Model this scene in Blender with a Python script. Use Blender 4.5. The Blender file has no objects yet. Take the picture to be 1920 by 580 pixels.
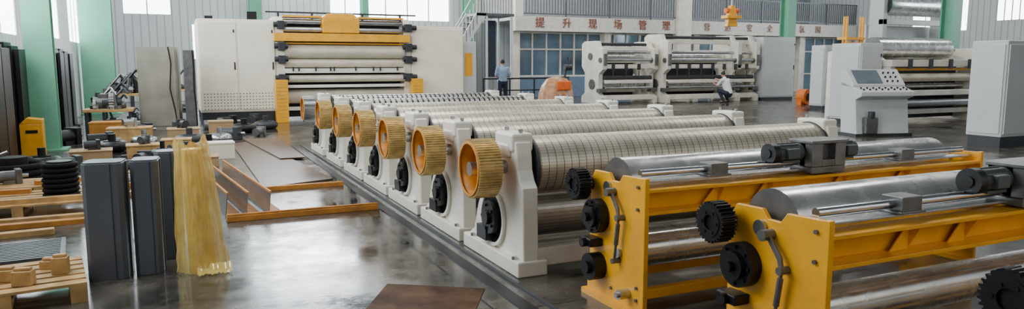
import bpy, bmesh, math, random
from mathutils import Vector, Matrix, noise
random.seed(4)
C=bpy.context.scene.collection
pi=math.pi
# ------------------------------------------------------------ camera
f=1354.0; al=math.radians(24.9); th=math.atan(172/1354)
cam=bpy.data.cameras.new("camera"); co=bpy.data.objects.new("camera",cam); C.objects.link(co)
cam.sensor_width=36; cam.lens=f/1920*36; cam.clip_end=200
co.location=(0,0,1.6); co.rotation_euler=(pi/2-th,0,-al); bpy.context.scene.camera=co
# ------------------------------------------------------------ materials
def lin(c):
    return tuple(((x/255)/12.92 if x/255<=.04045 else ((x/255+.055)/1.055)**2.4) for x in c)
def mat(name,col,rough=.5,metal=0,var=.12,scale=6,bump=0,coat=0,emis=0,alpha=1,trans=0,rvar=0,spec=None):
    m=bpy.data.materials.new(name); m.use_nodes=True; nt=m.node_tree; N=nt.nodes; L=nt.links
    b=N['Principled BSDF']; col=lin(col)
    tc=N.new('ShaderNodeTexCoord'); no=N.new('ShaderNodeTexNoise'); no.inputs['Scale'].default_value=scale; no.inputs['Detail'].default_value=5
    L.new(tc.outputs['Object'],no.inputs['Vector'])
    rp=N.new('ShaderNodeValToRGB'); rp.color_ramp.elements[0].position=.3; rp.color_ramp.elements[1].position=.7
    rp.color_ramp.elements[0].color=(*[x*(1-var*1.5) for x in col],1); rp.color_ramp.elements[1].color=(*[min(1,x*(1+var*.6)) for x in col],1)
    L.new(no.outputs['Fac'],rp.inputs['Fac']); L.new(rp.outputs['Color'],b.inputs['Base Color'])
    b.inputs['Roughness'].default_value=rough; b.inputs['Metallic'].default_value=metal
    if spec is not None: b.inputs['Specular IOR Level'].default_value=spec
    if rvar:
        n2=N.new('ShaderNodeTexNoise'); n2.inputs['Scale'].default_value=scale*1.7; n2.inputs['Detail'].default_value=6; L.new(tc.outputs['Object'],n2.inputs['Vector'])
        mr=N.new('ShaderNodeMapRange'); mr.inputs['From Min'].default_value=.38; mr.inputs['From Max'].default_value=.62
        mr.inputs['To Min'].default_value=rough-rvar; mr.inputs['To Max'].default_value=rough+rvar
        L.new(n2.outputs['Fac'],mr.inputs['Value']); L.new(mr.outputs['Result'],b.inputs['Roughness'])
    if coat: b.inputs['Coat Weight'].default_value=coat
    if bump:
        bp=N.new('ShaderNodeBump'); bp.inputs['Strength'].default_value=bump; bp.inputs['Distance'].default_value=.02
        L.new(no.outputs['Fac'],bp.inputs['Height']); L.new(bp.outputs['Normal'],b.inputs['Normal'])
    if emis:
        L.new(rp.outputs['Color'],b.inputs['Emission Color']); b.inputs['Emission Strength'].default_value=emis
    if alpha<1: b.inputs['Alpha'].default_value=alpha
    if trans: b.inputs['Transmission Weight'].default_value=trans
    return m
def mnode(nt,op,a,b=None,c=None):
    n=nt.nodes.new('ShaderNodeMath'); n.operation=op
    for i,x in enumerate((a,b,c)):
        if x is None: continue
        if isinstance(x,(int,float)): n.inputs[i].default_value=x
        else: nt.links.new(x,n.inputs[i])
    return n.outputs[0]
def stripes(m,axis,period,width,dark,strength=.0,second=None):
    nt=m.node_tree; N=nt.nodes; L=nt.links; b=N['Principled BSDF']
    tc=N.new('ShaderNodeTexCoord'); sp=N.new('ShaderNodeSeparateXYZ'); L.new(tc.outputs['Object'],sp.inputs[0])
    v=mnode(nt,'FRACT',mnode(nt,'DIVIDE',sp.outputs[axis],period)); k=mnode(nt,'LESS_THAN',v,width)
    if second:
        y0,z0,nseg,w2=second
        ang=mnode(nt,'ARCTAN2',mnode(nt,'SUBTRACT',sp.outputs[2],z0),mnode(nt,'SUBTRACT',sp.outputs[1],y0))
        t=mnode(nt,'FRACT',mnode(nt,'MULTIPLY',ang,nseg/(2*pi))); k2=mnode(nt,'LESS_THAN',t,w2)
        k=mnode(nt,'MAXIMUM',k,mnode(nt,'MULTIPLY',k2,.6))
    src=b.inputs['Base Color'].links[0].from_socket
    mx=N.new('ShaderNodeMix'); mx.data_type='RGBA'; L.new(k,mx.inputs[0]); L.new(src,mx.inputs[6]); mx.inputs[7].default_value=(*lin(dark),1)
    L.new(mx.outputs[2],b.inputs['Base Color'])
    if strength:
        bp=N.new('ShaderNodeBump'); bp.inputs['Strength'].default_value=strength; bp.inputs['Distance'].default_value=.02; bp.invert=True
        L.new(k,bp.inputs['Height']); L.new(bp.outputs['Normal'],b.inputs['Normal'])
    return m
WHITE=mat('white_enamel',(226,220,205),.42,0,.12,3)
CREAM=mat('cream_enamel',(242,234,212),.4,0,.06,2)
GREYW=mat('grey_white_enamel',(192,195,193),.42,0,.05,2)
YEL=mat('amber_paint',(238,168,14),.34,0,.12,5,coat=.2)
GOLD=mat('golden_tooth_metal',(206,176,110),.4,.3,.25,14)
ORNG=mat('orange_primer',(214,142,40),.55,0,.25,9)
ORNB=mat('bright_orange_paint',(224,110,22),.5,0,.12,9)
BLK=mat('black_steel',(20,20,22),.42,.3,.2,10)
DARK=mat('dark_grey_paint',(48,50,54),.5,.1,.15,4)
DKGR=mat('slate_sheet_metal',(96,100,107),.38,.4,.12,2)
STEEL=mat('brushed_steel',(182,184,186),.26,.9,.14,6)
GUNM=mat('gunmetal_block',(112,112,110),.38,.6,.2,10)
CHROME=mat('polished_chrome',(224,226,228),.13,1,.05,6)
ROLLS=mat('ground_steel_roller',(222,222,218),.25,.88,.16,4,bump=.003,rvar=.06)
BEIGR=mat('matte_beige_roller',(210,200,178),.5,.1,.12,3)
MOTOR=mat('motor_green_grey',(70,78,76),.5,.3,.1,8)
GREEN=mat('mint_green_paint',(112,178,146),.5,0,.08,2)
WOOD=mat('pale_plywood',(192,152,92),.65,0,.3,7,bump=.1)
PLY=mat('brown_film_faced_plywood',(88,62,40),.36,0,.35,2,spec=.3)
TIMB=mat('orange_timber',(186,122,42),.6,0,.2,8,bump=.1)
CARD=mat('cardboard',(168,138,98),.8,0,.1,6)
TAN=mat('beige_sheet_steel',(150,143,130),.42,.3,.2,2)
FILM=mat('yellow_plastic_film',(255,218,116),.12,0,.16,7,bump=.2,trans=.15,alpha=.62,coat=.5)
CLEAR=mat('wrap_film_beige',(190,140,98),.35,0,.3,8,bump=.4)
SKIN=mat('skin',(190,140,112),.6,0,.05,4)
HAIR=mat('black_hair',(22,20,20),.6,0,.1,30)
SHIRTB=mat('light_blue_cotton',(138,160,186),.85,0,.1,12)
SHIRTW=mat('white_cotton',(226,226,228),.85,0,.06,12)
NAVY=mat('navy_cotton',(32,38,56),.85,0,.12,12)
SHOE=mat('shoe_leather',(24,22,22),.5,0,.1,12)
BLUE=mat('blue_enamel',(50,104,158),.45,0,.08,4)
RED=mat('brass_red_letter',(146,84,60),.45,.3,.1,8)
RED2=mat('faded_brass_letter',(152,118,98),.45,.3,.1,8)  # paler, less saturated letter colour for the second half of the sign
GLASS=mat('office_glass',(104,128,146),.12,.2,.35,.7,coat=.5)
STAIR=mat('dark_blue_steel',(44,54,70),.45,.3,.1,4)
BRWN=mat('dark_brown_panel',(48,32,26),.5,.1,.2,3)
RUBR=mat('rubber',(14,14,16),.8,0,.1,12,spec=.2)
SCREEN=mat('display_screen',(96,106,114),.25,0,.1,6)
RAILM=mat('railing_steel',(96,100,104),.4,.5)
GRID=stripes(mat('engraved_roller_grid',(198,190,172),.36,.6,.2,5),0,.066,.09,(94,86,70),.25,(.31,.80,60,.15))
GRID2=stripes(mat('ribbed_lower_roller',(200,197,190),.34,.6,.2,5),0,.5,.0,(110,104,92),.2,(.5,.37,40,.2))
DOTS=stripes(mat('pinned_roller',(206,204,198),.3,.6,.14,5),0,.09,.35,(52,48,44),.3,(.31,.80,16,.4))
def corr(name,col,axis,per=.2):
    m=mat(name,col,.55,0,.04,1); return stripes(m,axis,per,.18,tuple(int(x*.84) for x in col),.3)
WALLX=corr('corrugated_white_wall_a',(222,225,228),0,.3); WALLY=corr('corrugated_white_wall_b',(214,219,221),1,.3)
SKYM=mat('daylight_glass',(236,244,255),.3,0,.04,.5,emis=9)
def floor_mat():
    m=bpy.data.materials.new('polished_concrete'); m.use_nodes=True; nt=m.node_tree; N=nt.nodes; L=nt.links; b=N['Principled BSDF']
    tc=N.new('ShaderNodeTexCoord')
    n1=N.new('ShaderNodeTexNoise'); n1.inputs['Scale'].default_value=.8; n1.inputs['Detail'].default_value=9; n1.inputs['Roughness'].default_value=.75
    n2=N.new('ShaderNodeTexNoise'); n2.inputs['Scale'].default_value=2.4; n2.inputs['Detail'].default_value=9; n2.inputs['Roughness'].default_value=.7
    L.new(tc.outputs['Object'],n1.inputs['Vector']); L.new(tc.outputs['Object'],n2.inputs['Vector'])
    r=N.new('ShaderNodeValToRGB'); e=r.color_ramp.elements; e[0].position=.38; e[0].color=(*lin((42,41,38)),1); e[1].position=.64; e[1].color=(*lin((100,94,84)),1)
    L.new(n1.outputs['Fac'],r.inputs['Fac'])
    mx=N.new('ShaderNodeMix'); mx.data_type='RGBA'; mx.blend_type='MULTIPLY'; mx.inputs[0].default_value=.85
    r2=N.new('ShaderNodeValToRGB'); r2.color_ramp.elements[0].position=.38; r2.color_ramp.elements[0].color=(.32,.30,.28,1); r2.color_ramp.elements[1].position=.56
    L.new(n2.outputs['Fac'],r2.inputs['Fac']); L.new(r.outputs['Color'],mx.inputs[6]); L.new(r2.outputs['Color'],mx.inputs[7])
    sp=N.new('ShaderNodeSeparateXYZ'); L.new(tc.outputs['Object'],sp.inputs[0])
    j1=mnode(nt,'LESS_THAN',mnode(nt,'FRACT',mnode(nt,'DIVIDE',mnode(nt,'ADD',sp.outputs[0],1.2),3.0)),.006)
    j2=mnode(nt,'LESS_THAN',mnode(nt,'FRACT',mnode(nt,'DIVIDE',mnode(nt,'ADD',sp.outputs[1],1.9),3.0)),.006)
    mj=N.new('ShaderNodeMix'); mj.data_type='RGBA'; L.new(mnode(nt,'MAXIMUM',j1,j2),mj.inputs[0]); L.new(mx.outputs[2],mj.inputs[6]); mj.inputs[7].default_value=(.015,.015,.015,1)
    L.new(mj.outputs[2],b.inputs['Base Color'])
    rr=N.new('ShaderNodeMapRange'); rr.inputs['From Min'].default_value=.36; rr.inputs['From Max'].default_value=.64; rr.inputs['To Min'].default_value=.06; rr.inputs['To Max'].default_value=.34
    L.new(n1.outputs['Fac'],rr.inputs['Value']); L.new(rr.outputs['Result'],b.inputs['Roughness'])
    bp=N.new('ShaderNodeBump'); bp.inputs['Strength'].default_value=.07; bp.inputs['Distance'].default_value=.02
    L.new(n1.outputs['Fac'],bp.inputs['Height']); L.new(bp.outputs['Normal'],b.inputs['Normal'])
    b.inputs['Specular IOR Level'].default_value=.5
    return m
FLOOR=floor_mat()
# ------------------------------------------------------------ mesh builder
class B:
    def __init__(s): s.v=[];s.f=[];s.m=[];s.sm=[];s.pc=[];s.g=[];s.k=0;s.q=0
    def next(s): s.k+=1; return s
    def add(s,vs,fs,m=0,sm=False):
        o=len(s.v); s.v+=[tuple(v) for v in vs]
        for q in fs: s.face([i+o for i in q],m,sm)
        return s
    def face(s,q,m,sm): s.f.append(q); s.m.append(m); s.sm.append(sm); s.g.append(s.k); s.pc.append(s.q)
    def box(s,x0,x1,y0,y1,z0,z1,m=0):
        s.q+=1
        vs=[(x,y,z) for x in (x0,x1) for y in (y0,y1) for z in (z0,z1)]
        return s.add(vs,[(0,1,3,2),(4,6,7,5),(0,4,5,1),(2,3,7,6),(0,2,6,4),(1,5,7,3)],m)
    def cyl(s,p0,p1,r,r1=None,n=24,m=0,mc=None):
        s.q+=1
        r1=r if r1 is None else r1; p0=Vector(p0);p1=Vector(p1); d=(p1-p0).normalized()
        a=d.orthogonal().normalized(); b=d.cross(a)
        vs=[];
        for p,q in ((p0,r),(p1,r1)):
            for i in range(n): t=2*pi*i/n; vs.append(p+(a*math.cos(t)+b*math.sin(t))*q)
        s.add(vs,[(i,(i+1)%n,n+(i+1)%n,n+i) for i in range(n)],m,True)
        mc=m if mc is None else mc
        s.add(vs[:n],[tuple(range(n))],mc); s.add(vs[n:],[tuple(range(n))],mc); return s
    def cx(s,x0,x1,y,z,r,n=28,m=0,mc=None,r1=None): return s.cyl((x0,y,z),(x1,y,z),r,r1,n,m,mc)
    def prism(s,poly,ax,a0,a1,m=0):
        s.q+=1
        def P(p,a): return {'x':(a,p[0],p[1]),'y':(p[0],a,p[1]),'z':(p[0],p[1],a)}[ax]
        n=len(poly); vs=[P(p,a0) for p in poly]+[P(p,a1) for p in poly]
        return s.add(vs,[tuple(range(n)),tuple(range(n,2*n))]+[(i,(i+1)%n,n+(i+1)%n,n+i) for i in range(n)],m)
    def ring(s,x0,x1,y,z,ro,ri,teeth=0,depth=0,n=40,m=0,mi=None):
        s.q+=1
        mi=m if mi is None else mi
        N=teeth*4 if teeth else n; out=[];inn=[]
        for i in range(N):
            t=2*pi*i/N; r=ro-(depth if (teeth and i%4 in(2,3)) else 0)
            out.append((math.cos(t)*r,math.sin(t)*r)); inn.append((math.cos(t)*ri,math.sin(t)*ri))
        vs=[(x,y+p[0],z+p[1]) for x in (x0,x1) for p in out]+[(x,y+p[0],z+p[1]) for x in (x0,x1) for p in inn]
        o=len(s.v); s.v+=vs
        for i in range(N):
            j=(i+1)%N
            s.face([o+i,o+j,o+N+j,o+N+i],m,not teeth)
            s.face([o+2*N+i,o+3*N+i,o+3*N+j,o+2*N+j],mi,True)
            s.face([o+i,o+2*N+i,o+2*N+j,o+j],m,False); s.face([o+N+i,o+N+j,o+3*N+j,o+3*N+i],m,False)
        return s
    def path(s,pts,r,n=8,m=0):
        for a,b in zip(pts[:-1],pts[1:]): s.cyl(a,b,r,None,n,m)
        return s
    def obj(s,name,mats,parent=None,bevel=0,loc=(0,0,0),rot=0,label=None,cat=None,group=None,kind=None,split=None):
        if split:
            key=s.pc if split=='each' else s.g; first=None
            for kk in sorted(set(key)):
                b=B(); idx={}
                for fi,kf in enumerate(key):
                    if kf!=kk: continue
                    q=[]
                    for i in s.f[fi]:
                        if i not in idx: idx[i]=len(b.v); b.v.append(s.v[i])
                        q.append(idx[i])
                    b.face(q,s.m[fi],s.sm[fi])
                o=b.obj(name,mats,parent,bevel,loc,rot,label,cat,group,kind); first=first or o
            return first
        me=bpy.data.meshes.new(name); me.from_pydata(s.v,[],s.f)
        for q in (mats if isinstance(mats,(list,tuple)) else [mats]): me.materials.append(q)
        for p,mi,sm in zip(me.polygons,s.m,s.sm): p.material_index=mi; p.use_smooth=sm
        bm=bmesh.new(); bm.from_mesh(me)
        bmesh.ops.recalc_face_normals(bm,faces=bm.faces); bm.to_mesh(me); bm.free()
        o=bpy.data.objects.new(name,me); C.objects.link(o); o.location=loc; o.rotation_euler=(0,0,rot)
        if parent: o.parent=parent
        if bevel:
            md=o.modifiers.new('bevel','BEVEL'); md.width=bevel; md.segments=2; md.limit_method='ANGLE'; md.angle_limit=math.radians(50)
        tag(o,label,cat,group,kind); return o
def tag(o,label=None,cat=None,group=None,kind=None):
    if label:o["label"]=label
    if cat:o["category"]=cat
    if group:o["group"]=group
    if kind:o["kind"]=kind
def thing(name,label,cat,loc=(0,0,0),rot=0,group=None):
    e=bpy.data.objects.new(name,None); C.objects.link(e); e.location=loc; e.rotation_euler=(0,0,rot); e.empty_display_size=.1
    tag(e,label,cat,group); return e
def dup(o,parent=None,loc=None,rot=None):
    n=o.copy(); C.objects.link(n)
    if parent is not None: n.parent=parent
    if loc is not None: n.location=loc
    if rot is not None: n.rotation_euler=(0,0,rot)
    for ch in list(o.children): dup(ch,n)
    return n
# ------------------------------------------------------------ room shell
XL,XR,YF,YB,ZC=-2.7,36,-5,34,10
B().box(XL-.2,XR+.2,YF-.2,YB+.2,-.2,0).obj('floor',FLOOR,kind='structure')
B().box(XL-.2,XR+.2,YF-.2,YB+.2,ZC,ZC+.2).obj('ceiling',mat('ceiling_panel',(128,132,136),.7),kind='structure')
def wall(name,m,ax,pos,thick,lo,hi,holes):
    b=B(); cuts=sorted({lo,hi,*[h[0] for h in holes],*[h[1] for h in holes]})
    for a0,a1 in zip(cuts[:-1],cuts[1:]):
        hs=sorted([(h[2],h[3]) for h in holes if h[0]<=a0+1e-6 and h[1]>=a1-1e-6]); z=0
        seg=[]
        for q in hs: seg.append((z,q[0])); z=q[1]
        seg.append((z,ZC))
        for z0,z1 in seg:
            if z1-z0<1e-4: continue
            if ax=='y': b.box(a0,a1,pos,pos+thick,z0,z1)
            else: b.box(pos,pos+thick,a0,a1,z0,z1)
    return b.obj(name,m,kind='structure')
wn=[0]
def window(ax,pos,a0,a1,z0,z1,nv=3,nh=2):
    wn[0]+=1
    g=B()
    if ax=='y': g.box(a0,a1,pos+.12,pos+.14,z0,z1)
    else: g.box(pos-.03 if pos<0 else pos+.02,pos-.02 if pos<0 else pos+.03,a0,a1,z0,z1)
    root=g.obj('window_%d'%wn[0],SKYM,kind='structure')
    fr=B(); t=.025
    def bar(p0,p1,q0,q1):
        if ax=='y': fr.box(p0,p1,pos+.04,pos+.11,q0,q1)
        else:
            x0,x1=(pos-.02,pos+.0) if pos<0 else (pos-.0,pos+.02)
            fr.box(x0,x1,p0,p1,q0,q1)
    for i in range(nv+1): x=a0+(a1-a0)*i/nv; bar(max(a0,x-t),min(a1,x+t),z0,z1)
    for i in range(nh+1): z=z0+(z1-z0)*i/nh; bar(a0,a1,max(z0,z-t),min(z1,z+t))
    fr.obj('window_frame',WHITE,parent=root)
bw=[(-1.8,.0,3.6,8.5),(.75,2.9,1.75,3.25),(3.7,6.3,5.4,9.2),(6.6,8.0,3.6,9.2),(8.15,12.4,3.6,9.2),(24,28,5,8)]
wall('wall_back',WALLX,'y',YB,.2,XL,XR,bw)
for h,nv,nh in zip(bw,(2,3,2,2,4,4),(4,1,3,3,3,2)): window('y',YB,*h,nv,nh)
lw=[(4,9,3,7.5),(12.4,16.7,2.1,7.5),(17.3,22.5,2.2,7.5),(24.5,27,2.2,7.5)]
wall('wall_left',WALLY,'x',XL-.2,.2,YF,YB,lw)
for h in lw: window('x',XL,*h,3,3)
rw=[(6,12,3.4,7.5),(14,19,3.4,7.5),(20.8,22.2,3.6,6.5),(23.6,26.6,3.2,6.5)]
wall('wall_right',WALLY,'x',XR,.2,YF,YB,rw)
for h in rw: window('x',XR,*h,4,2)
wall('wall_front',WALLX,'y',YF-.2,.2,XL,XR,[])
gcol="green painted building columns"
for x,y,w,d in ((-2.2,15.6,.44,.34),(-2.15,26.2,.9,.5),(25.05,24.6,.46,.5),(25.3,17.2,.46,.5),(3.3,33.5,.5,.4),(8.07,33.5,.3,.4),(13.2,33.5,.5,.4)):
    e=thing('steel_column','mint green painted steel building column of I section','column',(x,y,0),group=gcol)
    B().box(-w/2,w/2,-d/2,-d/2+.05,0,ZC).box(-w/2,w/2,d/2-.05,d/2,0,ZC).box(-.05,.05,-d/2+.05,d/2-.05,0,ZC).obj('shaft',GREEN,parent=e)
    B().box(-w/2-.12,w/2+.12,-d/2-.12,d/2+.12,0,.03).obj('base_plate',GREEN,parent=e)
# ------------------------------------------------------------ row of engraved roller units
def side_frame(name,root,x0,x1):
    poly=[(-.02,0),(1.04,0),(1.04,.15),(.97,.18),(.93,.27),(.88,.40),(.80,.52),(.68,.61),(.59,.68),(.54,.78),(.53,.92)]
    poly+=[(.50,1.0),(.44,1.045),(.18,1.045),(.12,1.0),(.10,.90),(.09,.80),(.05,.72),(0,.67)]
    return B().prism(poly,'x',x0,x1).box(x0-.05,x1+.07,-.03,1.10,0,.12).obj(name,WHITE,parent=root,bevel=.012)
def roller_unit(loc,surface,label,gearmat=None):
    e=thing('roller_stand_unit',label,'machine',loc,group="row of engraved roller units")
    L=3.36
    f1=side_frame('side_frame',e,0,.13); f2=side_frame('side_frame',e,L-.13,L)
    for fr,sx in ((f1,-1),(f2,1)):
        xa=0 if sx<0 else L
        B().ring(xa,xa+sx*.03,.52,.36,.232,.205,m=0,n=40).obj('round_opening_rim',WHITE,parent=fr)
        B().cx(xa+sx*.002,xa+sx*.01,.52,.36,.206,40).obj('opening_recess',RUBR,parent=fr)  # flat matte dark disc standing in for shade inside the opening
        b=B().cx(xa+sx*.01,xa+sx*.07,.50,.37,.135,28).cx(xa+sx*.07,xa+sx*.1,.5,.37,.06,14).box(*sorted((xa+sx*.01,xa+sx*.08)),.52,.71,.17,.28)
        for i in range(5):
            t=2*pi*i/5; b.cx(*sorted((xa+sx*.07,xa+sx*.085)),.5+.1*math.cos(t),.37+.1*math.sin(t),.013,8)
        b.obj('drive_housing',BLK,parent=fr)
        B().box(*sorted((xa-sx*.16,xa+sx*.02)),.14,.47,.93,1.07).box(*sorted((xa-sx*.15,xa+sx*.03)),.2,.42,.88,.99).obj('bearing_cap',WHITE,parent=fr,bevel=.02)
        b=B()
        for yy in (.18,.43): b.cyl((xa-sx*.07,yy,1.06),(xa-sx*.07,yy,1.1),.018,n=6)
        for yy in (.08,.92): b.cyl((xa+sx*.03,yy,.12),(xa+sx*.03,yy,.145),.02,n=6)
        b.obj('bolt',STEEL,parent=fr,split='each')
    B().cx(.19,L-.17,.31,.80,.232,64,0,1).obj('engraved_roller',[surface,DARK],parent=e)
    B().ring(.165,.19,.31,.80,.242,.1,n=48).ring(L-.17,L-.145,.31,.80,.242,.1,n=48).obj('end_ring',DARK,parent=e,split='each')
    B().cx(-.3,.19,.31,.80,.055,20).cx(L-.17,L+.06,.31,.80,.055,20).obj('roller_shaft',STEEL,parent=e,split='each')
    B().cx(.13,L-.13,.5,.37,.19,48,0,1).obj('lower_roller',[GRID2,DARK],parent=e)
    B().box(.13,L-.13,.02,.1,.06,.2).box(.13,L-.13,.9,.97,.04,.14).obj('cross_rail',WHITE,parent=e,bevel=.006,split='each')
    gd=B().ring(-.30,-.115,.31,.80,.228,.198,60,.014,m=0,mi=1).ring(-.31,-.295,.31,.80,.207,.192,n=60,m=1)
    gd=gd.obj('toothed_drum',[gearmat or GOLD,ORNG],parent=e)
    B().cx(-.16,-.14,.31,.80,.198,48).cx(-.22,-.15,.31,.80,.075,24).obj('drum_web',[ORNG],parent=gd)
    return e
rows=[5.06,6.3,7.55,8.8,10.07,11.45,12.95]
lab="off-white cast stand carrying an engraved steel roller with toothed drum"
u0=roller_unit((2.29,rows[0]-.31,0),GRID,lab)
for y in rows[1:5]: dup(u0,loc=(2.29,y-.31,0))
for y,g in ((rows[5],None),(rows[6],STEEL)):
    roller_unit((2.29,y-.31,0),DOTS,"off-white stand carrying a roller with dark rows of pins",g)
tr=thing('floor_track','dark steel track strip sunk flush beside the roller stands','track',(0,0,0))
B().box(1.97,2.07,1.5,14.5,0,.008).obj('channel_cover',BLK,parent=tr)
B().box(2.15,2.18,1.5,14.5,0,.015).obj('guide_rail',DARK,parent=tr)
# ------------------------------------------------------------ yellow framed roller units
def yellow_unit(loc,carriage,label):
    e=thing('yellow_roller_frame',label,'machine',loc,group="yellow framed roller units")
    L=3.22
    poly=[(0,0),(.66,0),(.66,.12),(.63,.2),(.63,.80),(.58,.88),(.40,.885),(.36,.84),(.28,.84),(.24,.89),(0,.90)]
    for x0,x1,sx in ((0,.025,-1),(L-.025,L,1)):
        p=B().prism(poly,'x',x0,x1).box(x0-.004,x1+.004,-.012,.02,0,.903).obj('side_plate',YEL,parent=e,bevel=.004)
        B().box(min(x0,x1)-.03,max(x0,x1)+.03,-.03,.69,0,.035).obj('foot_flange',YEL,parent=p)
        xo=x0 if sx<0 else x1; b=B()
        for yy,zz in ((.06,.84),(.06,.70),(.06,.20),(.06,.12),(.60,.15),(.35,.12)): b.cx(*sorted((xo,xo+sx*.014)),yy,zz,.011,8)
        b.obj('plate_bolt',GUNM,parent=p,split='each')
    b=B()
    b.box(.025,L-.025,-.005,.12,.81,.83).box(.025,L-.025,.10,.12,.69,.81).box(.025,L-.025,-.005,.12,.67,.69)
    for gx in (.62,1.05,1.75,2.4):
        b.prism([(.0,.81),(.10,.81),(.10,.69),(.07,.69)],'x',gx,gx+.01)
        b.prism([(gx-.13,.69),(gx,.69),(gx,.81),(gx-.02,.81)],'y',.06,.07)
    b.obj('upper_beam',YEL,parent=e,bevel=.002)
    B().box(.025,L-.025,.0,.06,.14,.20).box(.025,L-.025,.56,.62,.74,.80).box(.025,L-.025,.56,.62,.1,.17).obj('lower_beam',YEL,parent=e,bevel=.004,split='each')
    B().cx(.07,L-.07,.40,.80,.18,64,0,1).obj('upper_roller',[ROLLS,GUNM],parent=e)
    B().cx(.10,L-.10,.26,.38,.11,48,0,1).obj('lower_roller',[ROLLS,BLK],parent=e)
    B().ring(.05,.13,.26,.38,.122,.03,n=36).ring(L-.13,L-.05,.26,.38,.122,.03,n=36).obj('lower_roller_collar',BLK,parent=e,split='each')
    B().cx(-.02,L+.02,.40,.79,.04,20).cx(-.02,L+.02,.26,.38,.03,16).obj('roller_shaft',STEEL,parent=e,split='each')
    B().cx(.04,L-.1,.11,.915,.023,20).obj('slide_shaft',CHROME,parent=e)
    B().box(.02,L-.04,.06,.16,.86,.872).obj('slide_plate',STEEL,parent=e,bevel=.002)
    b=B()
    for bx in (.55,2.35): b.next().box(bx,bx+.14,.05,.17,.872,.955).box(bx-.02,bx+.16,.04,.18,.872,.885)
    b.obj('shaft_support',GUNM,parent=e,bevel=.004,split='group')
    c=carriage
    B().box(c,c+.32,.0,.22,.84,.885).box(c,c+.32,.06,.20,.885,1.05).box(c-.0,c+.10,.0,.2,.885,1.06).box(c+.22,c+.32,.0,.2,.885,1.06).box(c-.01,c+.33,-.005,.21,1.045,1.07).box(c+.10,c+.22,.0,.06,.885,.935).obj('carriage',GUNM,parent=e,bevel=.006)
    for m0,m1 in ((c-.26,c-.02),(c+.33,c+.5)):
        mt=B().cx(m0,m1,.11,.985,.062,28).box(m0+.05,m1-.03,.06,.16,.92,.935)
        for i in range(12):
            t=2*pi*i/12; mt.box(m0+.04,m1-.03,.11+.06*math.cos(t)-.004,.11+.06*math.cos(t)+.004,.985+.06*math.sin(t)-.004,.985+.06*math.sin(t)+.008)
        mo=mt.obj('motor',MOTOR,parent=e)
        B().cx(m0-.035,m0+.02,.11,.985,.07,28).cx(m0-.045,m0-.03,.11,.985,.03,16).obj('fan_cowl',BLK,parent=mo)
        B().box((m0+m1)/2-.05,(m0+m1)/2+.05,.02,.06,.95,1.02).obj('terminal_box',MOTOR,parent=mo,bevel=.005)
    g=B().ring(-.16,-.07,.60,.79,.108,.05,28,.013).cx(-.15,-.02,.60,.79,.052,20).ring(-.165,-.155,.60,.79,.075,.04,n=28)
    for i in range(6):
        t=pi/3*i; g.cx(-.17,-.155,.60+.055*math.cos(t),.79+.055*math.sin(t),.009,8)
    g.obj('toothed_pulley',BLK,parent=e)
    b=B().cx(-.07,-.0,.50,.58,.115,36).cx(-.10,-.06,.50,.58,.075,28).cx(-.13,-.09,.50,.58,.03,14)
    for i in range(8):
        t=pi/4*i; b.cx(-.08,-.065,.50+.095*math.cos(t),.58+.095*math.sin(t),.009,8)
    b.obj('brake_disc',BLK,parent=e)
    B().box(-.1,0,.46,.60,.375,.43).cx(-.13,-.0,.53,.40,.03,14).obj('clamp_block',BLK,parent=e,bevel=.008)
    B().cx(-.09,-.0,.50,.235,.092,32).cx(-.12,-.07,.50,.235,.045,20).obj('lower_disc',BLK,parent=e)
    lk=B().prism([(.315,.785),(.345,.785),(.25,.67),(.23,.61),(.21,.61),(.225,.685)],'x',-.045,-.03)
    lk.cx(-.07,-.0,.33,.77,.028,18).cx(-.06,-.0,.22,.62,.02,16).cyl((-.04,.22,.62),(-.04,.26,.33),.009,n=12).cyl((-.04,.225,.58),(-.04,.245,.44),.015,n=14).cx(-.06,-.0,.26,.33,.018,14)
    lk.obj('link_arm',GUNM,parent=e,bevel=.002)
    B().cx(-.08,0,.15,.14,.032,20).cx(-.1,-.07,.15,.14,.018,14).obj('guide_knob',STEEL,parent=e)
    return e
yellow_unit((2.55,3.58,0),1.38,"amber yellow steel frame with polished rollers and motor carriage")
yb=yellow_unit((2.60,2.26,0),1.42,"amber yellow steel frame holding ground steel rollers and rail")
dup(yb,loc=(2.72,.86,0))
# ------------------------------------------------------------ large machine
def face_cabinet(name,root,x0,x1,y0,y1,z0,z1,m,doors=2,handle=True,base=.12,side=False):
    b=B().box(x0,x1,y0,y1,z0,z1).obj(name,m,parent=root,bevel=.02)
    if base: B().box(x0+.03,x1-.03,y0+.03,y1-.03,z0-base,z0).obj('plinth',DARK,parent=b)
    w=(x1-x0)/doors
    for i in range(doors):
        a=x0+i*w
        d=B().box(a+.03,a+w-.03,y0-.025,y0,z0+.06,z1-.08).obj('door',m,parent=b,bevel=.006)
        if handle: B().box(a+w-.10,a+w-.07,y0-.045,y0-.025,(z0+z1)/2-.1,(z0+z1)/2+.1).box(a+w-.10,a+w-.07,y0-.04,y0-.025,z1-.35,z1-.27).obj('handle',BLK,parent=d,split='each')
    if side: B().box(x0-.02,x0,y0+.04,y1-.04,z0+.06,z1-.08).obj('side_panel',m,parent=b,bevel=.006)
    return b
m1=thing('coating_machine','large cream machine with yellow beams and stacked rollers','machine',(0,20.5,0))
face_cabinet('tall_cabinet',m1,.57,2.5,0,2.2,.30,2.74,CREAM,2,True,.3)
face_cabinet('tall_cabinet',m1,6.28,7.9,0,2.2,.30,2.66,CREAM,1,False,.3)
b=B()
for i in range(22):
    for j in range(6): b.box(.66+i*.08,.69+i*.08,-.03,-.02,.38+j*.08,.40+j*.08)
b.obj('vent_grille',RAILM,parent=m1)
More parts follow.
